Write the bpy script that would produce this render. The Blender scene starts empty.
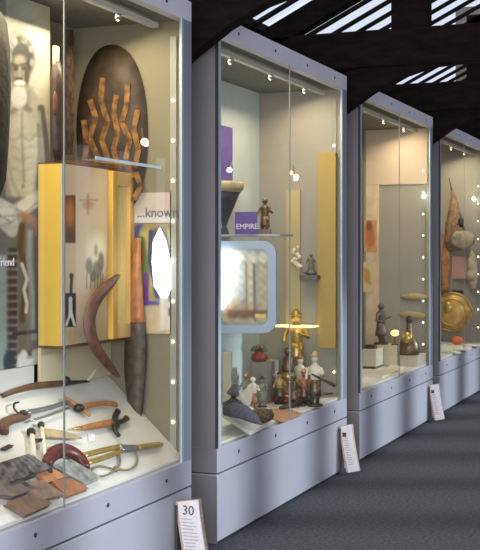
import bpy, math, random
import numpy as np
from mathutils import Vector, Matrix
random.seed(7)
S = bpy.context.scene
COL = S.collection
# ---------------------------------------------------------------- camera constants
F = 1200.0; TT = 477.0 / 1200.0
TH = math.atan(TT); CT, ST = math.cos(TH), math.sin(TH)
CX, HY, H = 240.0, 253.0, 1.32
def ray(px, py):
    a = (px - CX) / F; b = (HY - py) / F
    return Vector((-ST + CT * a, CT + ST * a, b))
def onX(px, py, X):
    d = ray(px, py); t = X / d.x; return Vector((X, d.y * t, H + d.z * t))
def onY(px, py, Y):
    d = ray(px, py); t = Y / d.y; return Vector((d.x * t, Y, H + d.z * t))
def onP(px, py, o, n):
    d = ray(px, py); c = Vector((0, 0, H)); t = (Vector(o) - c).dot(n) / d.dot(n); return c + d * t
def proj(P):
    x, y, z = P[0], P[1], P[2] - H
    zc = -ST * x + CT * y
    return CX + F * (CT * x + ST * y) / zc, HY - F * z / zc
# ---------------------------------------------------------------- materials
MATS = {}
def mat(name, col, rough=.6, metal=0., emit=None, es=1., noise=0., nscale=30., bump=0., col2=None, stretch=None):
    if name in MATS: return MATS[name]
    m = bpy.data.materials.new(name); m.use_nodes = True
    nt = m.node_tree; b = nt.nodes['Principled BSDF']
    b.inputs['Roughness'].default_value = rough; b.inputs['Metallic'].default_value = metal
    b.inputs['Base Color'].default_value = (*col, 1)
    if noise > 0 or col2 or bump > 0:
        tc = nt.nodes.new('ShaderNodeTexCoord'); mp = nt.nodes.new('ShaderNodeMapping')
        if stretch: mp.inputs['Scale'].default_value = stretch
        n = nt.nodes.new('ShaderNodeTexNoise'); n.inputs['Scale'].default_value = nscale; n.inputs['Detail'].default_value = 5
        nt.links.new(tc.outputs['Object'], mp.inputs[0]); nt.links.new(mp.outputs[0], n.inputs['Vector'])
        r = nt.nodes.new('ShaderNodeValToRGB')
        r.color_ramp.elements[0].position = .35; r.color_ramp.elements[1].position = .65
        c1 = col2 if col2 else tuple(max(0, c * (1 - noise)) for c in col)
        r.color_ramp.elements[0].color = (*c1, 1)
        r.color_ramp.elements[1].color = (*(col if col2 else tuple(min(1, c * (1 + noise)) for c in col)), 1)
        nt.links.new(n.outputs['Fac'], r.inputs[0]); nt.links.new(r.outputs[0], b.inputs['Base Color'])
        if bump > 0:
            bp = nt.nodes.new('ShaderNodeBump'); bp.inputs['Strength'].default_value = bump; bp.inputs['Distance'].default_value = .01
            nt.links.new(n.outputs['Fac'], bp.inputs['Height']); nt.links.new(bp.outputs[0], b.inputs['Normal'])
    if emit:
        b.inputs['Emission Color'].default_value = (*emit, 1); b.inputs['Emission Strength'].default_value = es
    MATS[name] = m; return m
def glass_mat(name, tint, k=.96, base=.04, power=5.):
    m = bpy.data.materials.new(name); m.use_nodes = True; nt = m.node_tree; nt.nodes.clear()
    o = nt.nodes.new('ShaderNodeOutputMaterial'); mx = nt.nodes.new('ShaderNodeMixShader')
    t = nt.nodes.new('ShaderNodeBsdfTransparent'); t.inputs[0].default_value = (*tint, 1)
    g = nt.nodes.new('ShaderNodeBsdfGlossy'); g.inputs['Roughness'].default_value = .02; g.inputs[0].default_value = (1, 1, 1, 1)
    lw = nt.nodes.new('ShaderNodeLayerWeight'); lw.inputs[0].default_value = .5
    p = nt.nodes.new('ShaderNodeMath'); p.operation = 'POWER'; p.inputs[1].default_value = power
    ma = nt.nodes.new('ShaderNodeMath'); ma.operation = 'MULTIPLY_ADD'; ma.inputs[1].default_value = k; ma.inputs[2].default_value = base
    nt.links.new(lw.outputs['Facing'], p.inputs[0]); nt.links.new(p.outputs[0], ma.inputs[0]); nt.links.new(ma.outputs[0], mx.inputs[0])
    nt.links.new(t.outputs[0], mx.inputs[1]); nt.links.new(g.outputs[0], mx.inputs[2]); nt.links.new(mx.outputs[0], o.inputs[0])
    return m
def pic_mat(name, rough=.5, emit=0.):
    m = bpy.data.materials.new(name); m.use_nodes = True; nt = m.node_tree; b = nt.nodes['Principled BSDF']
    a = nt.nodes.new('ShaderNodeAttribute'); a.attribute_name = 'Col'
    nt.links.new(a.outputs['Color'], b.inputs['Base Color']); b.inputs['Roughness'].default_value = rough
    if emit:
        nt.links.new(a.outputs['Color'], b.inputs['Emission Color']); b.inputs['Emission Strength'].default_value = emit
    return m
GLASS = glass_mat('clear_glass', (.965, .985, .975), .6, .03)
ROOFGLASS = glass_mat('skylight_glass', (.96, .97, .99), .08, .03)
PIC = pic_mat('printed_panel')
metalg = mat('grey_powder_metal', (.46, .46, .53), .42, .15, noise=.03, nscale=4)
basem = mat('blue_grey_plinth', (.42, .435, .49), .45, .1, noise=.03, nscale=3)
sidem = mat('dark_side_panel', (.20, .185, .19), .5, noise=.04, nscale=3)
inner = mat('inner_cream_wall', (.20, .18, .115), .7, noise=.03, nscale=6)
inner_y = mat('inner_yellow_wall', (.60, .52, .33), .7, noise=.04, nscale=5)
inner_g = mat('inner_grey_wall', (.33, .31, .26), .7, noise=.03, nscale=6)
teal = mat('pale_teal_wall', (.52, .60, .60), .7, noise=.03, nscale=6)
ceilm = mat('case_ceiling', (.20, .20, .18), .7, noise=.12, nscale=60)
white = mat('white_board', (.66, .64, .57), .6, noise=.02, nscale=8)
steel = mat('steel', (.45, .45, .45), .3, .9, noise=.1, nscale=40)
darkm = mat('dark_screw', (.03, .03, .04), .5)
bead = mat('bead_glow', (1, .95, .8), .3, emit=(1, .85, .55), es=9)
bigbead = mat('bead_bright_glow', (1, 1, 1), .3, emit=(1, .95, .85), es=30)
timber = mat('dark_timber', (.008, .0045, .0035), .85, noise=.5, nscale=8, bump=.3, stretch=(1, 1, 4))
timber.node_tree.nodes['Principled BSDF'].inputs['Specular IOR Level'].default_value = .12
edgeg = mat('glass_edge', (.40, .52, .56), .3, 0, noise=.03, nscale=5)
gold = mat('gold', (.55, .38, .12), .35, .7, noise=.15, nscale=60)
woodo = mat('orange_wood', (.42, .17, .05), .45, noise=.3, nscale=20, stretch=(1, 6, 1))
woodb = mat('brown_wood', (.12, .055, .03), .45, noise=.35, nscale=20)
woodd = mat('dark_wood', (.045, .025, .016), .45, noise=.4, nscale=25)
tan = mat('tan_wood', (.45, .33, .18), .5, noise=.2, nscale=20)
iron = mat('dark_iron', (.05, .045, .04), .4, .6, noise=.3, nscale=60)
bronze = mat('bronze', (.16, .11, .06), .4, .6, noise=.3, nscale=60)
ivory = mat('ivory', (.72, .66, .52), .5, noise=.08, nscale=30)
redp = mat('red_paint', (.30, .06, .035), .5, noise=.25, nscale=50)
clothd = mat('slate_cloth', (.075, .08, .10), .85, noise=.3, nscale=50, bump=.3)
cordm = mat('cord', (.22, .17, .10), .8, noise=.3, nscale=90)
paper = mat('paper', (.75, .73, .74), .7, noise=.05, nscale=60)
# ---------------------------------------------------------------- mesh builder (world coordinates)
class MB:
    def __init__(s): s.v = []; s.f = []; s.sm = []
    def add(s, vs, fs, sm=True):
        o = len(s.v); s.v += [tuple(v) for v in vs]; s.f += [tuple(i + o for i in f) for f in fs]; s.sm += [sm] * len(fs)
        return s
    def box(s, lo, hi):
        x0, y0, z0 = lo; x1, y1, z1 = hi
        vs = [(x0,y0,z0),(x1,y0,z0),(x1,y1,z0),(x0,y1,z0),(x0,y0,z1),(x1,y0,z1),(x1,y1,z1),(x0,y1,z1)]
        return s.add(vs, [(0,3,2,1),(4,5,6,7),(0,1,5,4),(1,2,6,5),(2,3,7,6),(3,0,4,7)], False)
    def obox(s, c, half, ax):
        c = Vector(c); a = [Vector(q).normalized() for q in ax]; vs = []
        for k in ((-1,-1,-1),(1,-1,-1),(1,1,-1),(-1,1,-1),(-1,-1,1),(1,-1,1),(1,1,1),(-1,1,1)):
            vs.append(c + a[0]*half[0]*k[0] + a[1]*half[1]*k[1] + a[2]*half[2]*k[2])
        return s.add(vs, [(0,3,2,1),(4,5,6,7),(0,1,5,4),(1,2,6,5),(2,3,7,6),(3,0,4,7)], False)
    def tube(s, pts, r, seg=10, flat=1., up=(0, 0, 1)):
        pts = [Vector(p) for p in pts]; n = len(pts)
        rr = list(r) if hasattr(r, '__len__') else [r] * n
        vs = []; U = Vector(up)
        for i, p in enumerate(pts):
            d = (pts[min(i+1, n-1)] - pts[max(i-1, 0)]).normalized()
            a = d.cross(U)
            if a.length < 1e-3: a = d.cross(Vector((1, 0, 0)))
            a.normalize(); b = a.cross(d).normalized()
            for k in range(seg):
                t = 2 * math.pi * k / seg
                vs.append(p + a * math.cos(t) * rr[i] + b * math.sin(t) * rr[i] * flat)
        fs = [(i*seg+k, i*seg+(k+1) % seg, (i+1)*seg+(k+1) % seg, (i+1)*seg+k) for i in range(n-1) for k in range(seg)]
        fs += [tuple(range(seg))[::-1], tuple((n-1)*seg+k for k in range(seg))]
        return s.add(vs, fs)
    def ell(s, c, r, seg=14, rings=8, R=None):
        c = Vector(c); r = r if hasattr(r, '__len__') else (r, r, r); vs = []; fs = []
        for i in range(rings+1):
            a = math.pi * i / rings
            for k in range(seg):
                t = 2*math.pi*k/seg
                q = Vector((r[0]*math.sin(a)*math.cos(t), r[1]*math.sin(a)*math.sin(t), r[2]*math.cos(a)))
                vs.append(c + (R @ q if R else q))
        fs = [(i*seg+k, (i+1)*seg+k, (i+1)*seg+(k+1) % seg, i*seg+(k+1) % seg) for i in range(rings) for k in range(seg)]
        return s.add(vs, fs)
    def lathe(s, c, prof, seg=20, sx=1., sy=1.):
        c = Vector(c); vs = []
        for r, z in prof:
            for k in range(seg):
                t = 2*math.pi*k/seg; vs.append(c + Vector((r*sx*math.cos(t), r*sy*math.sin(t), z)))
        n = len(prof)
        fs = [(i*seg+k, i*seg+(k+1) % seg, (i+1)*seg+(k+1) % seg, (i+1)*seg+k) for i in range(n-1) for k in range(seg)]
        fs += [tuple(range(seg))[::-1], tuple((n-1)*seg+k for k in range(seg))]
        return s.add(vs, fs)
    def prism(s, pts, nrm, th, bulge=0.):
        """outline of 3d points extruded along nrm"""
        pts = [Vector(p) for p in pts]; N = Vector(nrm).normalized() * th; n = len(pts)
        c = sum(pts, Vector()) / n
        vs = pts + [p + N for p in pts]
        fs = [tuple(range(n)), ] + [(i, (i+1) % n, n+(i+1) % n, n+i) for i in range(n)]
        if bulge:
            vs += [c + (p - c) * .6 + N + Vector(nrm).normalized()*bulge*.75 for p in pts] + [c + N + Vector(nrm).normalized()*bulge]
            fs += [(n+i, n+(i+1) % n, 2*n+(i+1) % n, 2*n+i) for i in range(n)] + [(2*n+i, 2*n+(i+1) % n, 3*n) for i in range(n)]
            return s.add(vs, fs, True)
        fs.append(tuple(range(2*n-1, n-1, -1)))
        return s.add(vs, fs, False)
    def build(s, name, m, parent=None, bevel=0., sub=0):
        me = bpy.data.meshes.new(name)
        off = world_loc(parent) if parent else Vector((0, 0, 0))
        base = off
        if not parent:
            a = np.array(s.v); base = Vector((float(a[:, 0].mean()), float(a[:, 1].mean()), float(a[:, 2].min())))
        me.from_pydata([tuple(Vector(v) - base) for v in s.v], [], s.f); me.update()
        for p, q in zip(me.polygons, s.sm): p.use_smooth = q
        me.materials.append(m)
        o = bpy.data.objects.new(name, me); COL.objects.link(o)
        if parent: o.parent = parent
        else: o.location = base
        if bevel:
            b = o.modifiers.new('Bevel', 'BEVEL'); b.width = bevel; b.segments = 2; b.limit_method = 'ANGLE'
        return o
def world_loc(o):
    v = Vector((0, 0, 0))
    while o: v += o.location; o = o.parent
    return v
def tag(o, label, cat, group=None, kind=None):
    o['label'] = label; o['category'] = cat
    if group: o['group'] = group
    if kind: o['kind'] = kind
    return o
def thing(name, loc, label, cat, group=None):
    o = bpy.data.objects.new(name, None); COL.objects.link(o); o.location = loc; o.empty_display_size = .05
    return tag(o, label, cat, group)
def struct(o): o['kind'] = 'structure'; return o
# painted flat picture: a fine grid, one colour per vertex
def srgb(c):
    c = np.asarray(c, float) / 255.; return np.where(c <= .04045, c / 12.92, ((c + .055) / 1.055) ** 2.4)
class Paint:
    def __init__(s, x, y, base):
        s.x, s.y = x, y; s.c = np.ones(x.shape + (3,)) * srgb(base)
    def mix(s, m, col, a=1.): m = np.clip(m, 0, 1)[..., None] * a; s.c = s.c * (1 - m) + srgb(col) * m
    def ell(s, cx, cy, rx, ry, col, a=1., soft=.15, rot=0.):
        t = math.radians(rot); dx, dy = s.x - cx, s.y - cy
        u = (dx*math.cos(t) + dy*math.sin(t)) / rx; v = (-dx*math.sin(t) + dy*math.cos(t)) / ry
        s.mix((1 - np.sqrt(u*u + v*v)) / soft + .5, col, a)
    def rect(s, x0, y0, x1, y1, col, a=1., soft=.6):
        m = np.minimum(np.minimum(s.x - x0, x1 - s.x), np.minimum(s.y - y0, y1 - s.y)); s.mix(m / soft + .5, col, a)
    def line(s, pts, w, col, a=1., soft=.8):
        d = np.full(s.x.shape, 1e9)
        for (ax, ay), (bx, by) in zip(pts[:-1], pts[1:]):
            L = (bx-ax)**2 + (by-ay)**2 + 1e-9
            t = np.clip(((s.x-ax)*(bx-ax) + (s.y-ay)*(by-ay)) / L, 0, 1)
            d = np.minimum(d, np.hypot(s.x - ax - t*(bx-ax), s.y - ay - t*(by-ay)))
        s.mix((w/2 - d) / soft + .5, col, a)
    def noise(s, amt, sc, seed=0):
        r = np.random.RandomState(seed); n = np.zeros(s.x.shape)
        for k in range(10):
            a, b, ph = r.uniform(-1, 1)*sc, r.uniform(-1, 1)*sc, r.uniform(0, 6.3); n += np.sin(a*s.x + b*s.y + ph)
        s.c *= (1 + amt * n[..., None] / 3.2)
def picture(name, P00, P10, P01, nu, nv, fn, nrm, parent=None, m=None, th=.006):
    """flat board: P00 top-left, P10 top-right, P01 bottom-left; fn paints in camera pixels, each vertex projected"""
    P00, P10, P01 = Vector(P00), Vector(P10), Vector(P01)
    V = []; X = np.zeros((nv, nu)); Y = np.zeros((nv, nu))
    for j in range(nv):
        for i in range(nu):
            p = P00 + (P10-P00)*(i/(nu-1)) + (P01-P00)*(j/(nv-1)); V.append(p); X[j, i], Y[j, i] = proj(p)
    c = np.clip(fn(X, Y), 0, 1)
    fs = [(j*nu+i, (j+1)*nu+i, (j+1)*nu+i+1, j*nu+i+1) for j in range(nv-1) for i in range(nu-1)]
    nb = len(V); cr = [P00, P10, P10+P01-P00, P01]; N = Vector(nrm).normalized()
    V += [p - N*.0005 for p in cr] + [p - N*th for p in cr]
    fs += [(nb+4, nb+5, nb+6, nb+7)] + [(nb+k, nb+(k+1) % 4, nb+4+(k+1) % 4, nb+4+k) for k in range(4)]
    base = world_loc(parent) if parent else (P01 + (P10-P00)/2)
    me = bpy.data.meshes.new(name); me.from_pydata([tuple(v - base) for v in V], [], fs)
    ca = me.color_attributes.new('Col', 'FLOAT_COLOR', 'POINT')
    arr = np.ones((len(V), 4)); arr[:nb, :3] = c.reshape(-1, 3); arr[nb:, :3] = .5
    ca.data.foreach_set('color', arr.ravel().astype(np.float32)); me.materials.append(m or PIC); me.update()
    o = bpy.data.objects.new(name, me); COL.objects.link(o)
    if parent: o.parent = parent
    else: o.location = base
    return o
def text(name, body, loc, size, right, upv, m, parent=None, ext=.001):
    cu = bpy.data.curves.new(name, 'FONT'); cu.body = body; cu.size = size; cu.extrude = ext
    cu.materials.append(m)
    o = bpy.data.objects.new(name, cu); COL.objects.link(o)
    r = Vector(right).normalized(); u = Vector(upv).normalized(); n = r.cross(u)
    M = Matrix((r, u, n)).transposed().to_4x4(); l = Vector(loc) - (world_loc(parent) if parent else Vector())
    M.translation = l
    dg = bpy.context.evaluated_depsgraph_get(); dg.update()
    me = bpy.data.meshes.new_from_object(o.evaluated_get(dg)); bpy.data.objects.remove(o)
    o = bpy.data.objects.new(name, me); COL.objects.link(o)
    if not me.materials: me.materials.append(m)
    if parent: o.parent = parent
    o.matrix_basis = M; return o
# ================================================================ ROOM
YM, YX = -2.2, 15.0
carpet = mat('carpet', (.082, .080, .098), .95, noise=.0, nscale=60, col2=(.026, .025, .032), bump=.5)
struct(MB().box((-2.95, YM, -.05), (2.5, YX, 0)).build('floor', carpet))
wl = mat('wall_brown', (.10, .085, .075), .85, noise=.1, nscale=3)
struct(MB().box((-3.05, YM, 0), (-2.95, YX, 2.60)).build('wall_left', wl))
struct(MB().box((-3.05, YX, 0), (2.5, YX+.1, 4.4)).build('wall_far', wl))
TP = .5
def rz(X): return 2.85 + TP * (X + 2.46)
RX = .6
# right hand wall with tall windows (stands beyond the aisle)
w = MB(); w.box((2.3, YM, 0), (2.5, YX, .30)); w.box((2.3, YM, 2.55), (2.5, YX, 3.45))
y = 7.32 - .165 - 1.01*9
piers = []
while y < YX:
    w.box((2.3, y, .30), (2.5, y+.33, 2.55)); piers.append(y); y += 1.01
struct(w.build('wall_right', mat('wall_dark_right', (.045, .035, .03), .8, noise=.1, nscale=3)))
# solid part of the roof over the cases, the ridge and the far slope
r = MB()
def slab(mb, x0, z0, x1, z1, y0, y1, th=.05):
    mb.add([(x0,y0,z0),(x1,y0,z1),(x1,y1,z1),(x0,y1,z0),(x0,y0,z0+th),(x1,y0,z1+th),(x1,y1,z1+th),(x0,y1,z0+th)],
           [(0,3,2,1),(4,5,6,7),(0,1,5,4),(1,2,6,5),(2,3,7,6),(3,0,4,7)], False)
slab(r, -3.1, rz(-3.1)+.03, -2.72, rz(-2.72)+.03, YM, YX)
slab(r, RX, rz(RX)+.03, 2.55, rz(RX)+.03-TP*(2.55-RX), YM, YX)
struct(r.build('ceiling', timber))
TY = [.12, 2.49, 4.865, 7.2, 9.57, 11.94, 14.3]
names = ['overhead by the camera', 'over the near end of the first case', 'between the first and second cases', 'between the second and third cases',
         'between the third and fourth cases', 'beyond the fourth case', 'at the far end of the aisle']
for i, ty in enumerate(TY):
    if i in (0, 1, 5, 6) : pass
    t = thing('roof_truss', (-2.8, ty, 0), 'dark timber roof truss with curved brace ' + names[i], 'roof truss', 'timber roof trusses')
    hw = .055
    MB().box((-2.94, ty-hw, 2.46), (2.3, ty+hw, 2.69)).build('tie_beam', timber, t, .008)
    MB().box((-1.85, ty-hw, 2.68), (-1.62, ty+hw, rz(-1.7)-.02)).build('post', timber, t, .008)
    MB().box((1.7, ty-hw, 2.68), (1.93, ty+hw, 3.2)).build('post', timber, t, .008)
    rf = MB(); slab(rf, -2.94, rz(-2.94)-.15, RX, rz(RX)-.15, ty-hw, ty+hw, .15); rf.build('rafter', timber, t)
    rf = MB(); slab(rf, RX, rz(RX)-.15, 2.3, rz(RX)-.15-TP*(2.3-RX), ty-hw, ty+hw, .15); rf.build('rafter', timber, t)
    if 1 <= i <= 5:
        MB().box((-2.94, ty-.05, 0), (-2.82, ty+.05, 2.47)).build('wall_post', timber, t, .006)
    lowc = [(-2.84, 1.15), (-2.66, 1.6), (-2.42, 1.95), (-2.16, 2.185), (-1.98, 2.305), (-1.81, 2.39), (-1.6, 2.45), (-1.2, 2.475)]
    upc = [(-2.84, 1.45), (-2.70, 1.85), (-2.50, 2.15), (-2.25, 2.38), (-2.05, 2.47), (-1.81, 2.50), (-1.6, 2.50), (-1.2, 2.50)]
    b = MB(); n = len(lowc)
    vs = [(x, ty-.045, z) for x, z in lowc] + [(x, ty-.045, z) for x, z in upc] + [(x, ty+.045, z) for x, z in lowc] + [(x, ty+.045, z) for x, z in upc]
    fs = []
    for k in range(n-1):
        fs += [(k, k+1, n+k+1, n+k), (2*n+k, 3*n+k, 3*n+k+1, 2*n+k+1), (k, 2*n+k, 2*n+k+1, k+1), (n+k, n+k+1, 3*n+k+1, 3*n+k)]
    b.add(vs, fs, False).build('brace', timber, t)
# skylights between the trusses
for i in range(len(TY)-1):
    y0, y1 = TY[i]+.055, TY[i+1]-.055
    g = MB(); slab(g, -2.72, rz(-2.72)+.02, RX, rz(RX)+.02, y0, y1, .006)
    g = struct(g.build(f'window_{i+1}', ROOFGLASS))
    g.hide_render = False
    bars = MB(); yy = y0 + .25
    while yy < y1 - .1:
        slab(bars, -2.72, rz(-2.72)-.0, RX, rz(RX)-.0, yy-.02, yy+.02, .025); yy += .262
    slab(bars, -1.0, rz(-1.0)-.09, -.9, rz(-.9)-.09, y0, y1, .08)
    bars.build('glazing_bars', timber, g)
# ================================================================ DISPLAY CASES
XF, XB = -2.1, -2.66
CASES = [(2.68, 4.72), (5.01, 7.05), (7.34, 9.44), (9.70, 11.80)]
ENDW = [inner, inner_g, inner_g, inner_g]
BACKW = [inner, teal, inner, inner]
cn = ['nearest glass display case, holding daggers, a shield and a portrait panel', 'second glass display case, holding carved figurines and a purple banner',
      'third glass display case, with statues on cream pedestals', 'farthest glass display case, with a gold round shield inside']
caseobj = []
for ci, (y0, y1) in enumerate(CASES):
    c = thing('display_case', (XF, y0, 0), cn[ci], 'display case', 'row of glass display cases')
    caseobj.append(c)
    MB().box((XB-.04, y0, 0.012), (XF, y1, .315)).build('plinth', basem, c, .004)
    MB().box((XB-.03, y0+.01, .30), (XF-.01, y1-.01, .33)).build('shadow_gap', darkm, c)
    rl = MB().box((XB-.04, y0, .322), (XF, y1, .434)).build('base_rail', metalg, c, .003)
    fa = MB().box((XF-.05, y0, 2.312), (XF, y1, 2.40)).build('top_fascia', mat('fascia', (.72, .71, .80), .45, .05, noise=.02, nscale=4), c, .003)
    MB().box((XB-.04, y0, 2.318), (XF-.05, y1, 2.39)).build('case_ceiling', ceilm, c)
    for k in range(4):
        yy = y0 + (k + .5) * (y1-y0) / 4
        for par, z in ((rl, .385), (fa, 2.355)):
            MB().tube([(XF-.002, yy, z), (XF+.003, yy, z)], .008, 12).build('screw', darkm, par)
    MB().box((XB-.04, y0+.03, .434), (XB, y1-.03, 2.318)).build('back_panel', BACKW[ci], c)
    MB().box((XB-.04, y1-.03, .434), (XF-.012, y1, 2.318)).build('end_panel', ENDW[ci], c)
    MB().box((XB-.04, y0, .434), (XF-.012, y0+.014, 2.318)).build('side_panel', sidem, c)
    MB().box((XB-.04, y0-.003, .002), (XF-.003, y0-.0005, .31)).build('side_skirt', sidem, c)
    MB().box((XB-.04, y0-.003, .325), (XF-.003, y0-.0005, .434)).build('side_rail', sidem, c)
    MB().box((XF-.012, y1-.10, .434), (XF-.001, y1, 2.312)).build('corner_post', mat('post_pale', (.33, .37, .43), .35, .3, noise=.03, nscale=5), c)
    MB().box((XF-.004, y1-.105, .434), (XF+.001, y1-.085, 2.312)).build('glass_edge', edgeg, c)
    MB().box((XF-.012, y0, .434), (XF, y0+.04, 2.312)).build('glass_edge', edgeg, c)
    MB().box((XF-.012, y0-.002, .434), (XF+.001, y0+.006, 2.312)).build('seal', darkm, c)
    ym = (y0+y1)/2 - (.055 if ci == 0 else .02)
    for a, b in ((y0+.04, ym-.004), (ym+.004, y1-.105)):
        MB().add([(XF-.005, a, .434), (XF-.005, b, .434), (XF-.005, b, 2.312), (XF-.005, a, 2.312)], [(0, 1, 2, 3)], False).build('glass_pane', GLASS, c)
    MB().box((XF-.008, ym-.0035, .434), (XF-.003, ym+.0035, 2.312)).build('glass_joint', mat('joint', (.22, .25, .24), .4), c)
    # vertical strip of bead lamps on the end panel
    st = MB().box((XF-.085, y1-.038, .46), (XF-.055, y1-.03, 2.25)).build('lamp_strip', mat('strip_grey', (.28, .28, .24), .5), c)
    z = 1.975
    while z > .5:
        MB().ell((XF-.07, y1-.043, z), .0062, 8, 6).build('lamp_bead', bead, st); z -= .1725
    # lighting track
    tr = MB().box((XF-.13, y0+.08, 2.275), (XF-.10, y1-.12, 2.295)).build('light_track', mat('track_white', (.5, .5, .47), .5), c)
    for k in range(3):
        yy = y0 + .45 + k*(y1-y0-.9)/2
        sp = MB().tube([(XF-.115, yy, 2.275), (XF-.125, yy+.01, 2.258)], [.012, .014], 12).build('spotlight', steel, tr)
        MB().ell((XF-.127, yy+.01, 2.256), (.008, .008, .008), 10, 6).build('bulb', bead, sp)
    L = bpy.data.lights.new('case_light', 'AREA'); L.shape = 'RECTANGLE'; L.size = .25; L.size_y = y1-y0-.3
    L.energy = [22, 18, 19, 20][ci]; L.color = (1, .82, .56)
    lo = bpy.data.objects.new('case_light', L); COL.objects.link(lo); lo.location = (XF-.24, (y0+y1)/2, 2.26)
    lo.rotation_euler = (0, math.radians(-14), 0)
def spot(px, py, Y, tgt, e, ang=40, col=(1, .78, .45), blend=.8):
    p = onY(px, py, Y); L = bpy.data.lights.new('case_spot', 'SPOT'); L.energy = e; L.spot_size = math.radians(ang); L.spot_blend = blend; L.color = col; L.shadow_soft_size = .03
    o = bpy.data.objects.new('case_spot', L); COL.objects.link(o); o.location = p
    o.rotation_euler = (Vector(tgt) - p).to_track_quat('-Z', 'Y').to_euler(); return o
# ================================================================ CASE ONE
E1 = 4.69      # face of the end panel
SLA = 43.
# sloping white display board
SN = Vector((math.sin(math.radians(SLA)), 0, math.cos(math.radians(SLA)))); SO = Vector((-2.125, 3, .446))
def sl(px, py, h=.0):
    return onP(px, py, SO + SN*h, SN)
bx1 = -2.49; zb = .446 + math.tan(math.radians(SLA)) * (-2.125 - bx1)
bd = MB().add([(-2.125, 2.72, .436), (-2.125, 4.685, .436), (bx1, 4.685, .436), (bx1, 2.72, .436),
          (-2.125, 2.72, .446), (-2.125, 4.685, .446), (bx1, 4.685, zb), (bx1, 2.72, zb)],
         [(0,3,2,1),(4,5,6,7),(0,1,5,4),(1,2,6,5),(2,3,7,6),(3,0,4,7)], False).build('display_board', white)
tag(bd, 'white sloping display board carrying the daggers in the nearest case', 'display board')
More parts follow.
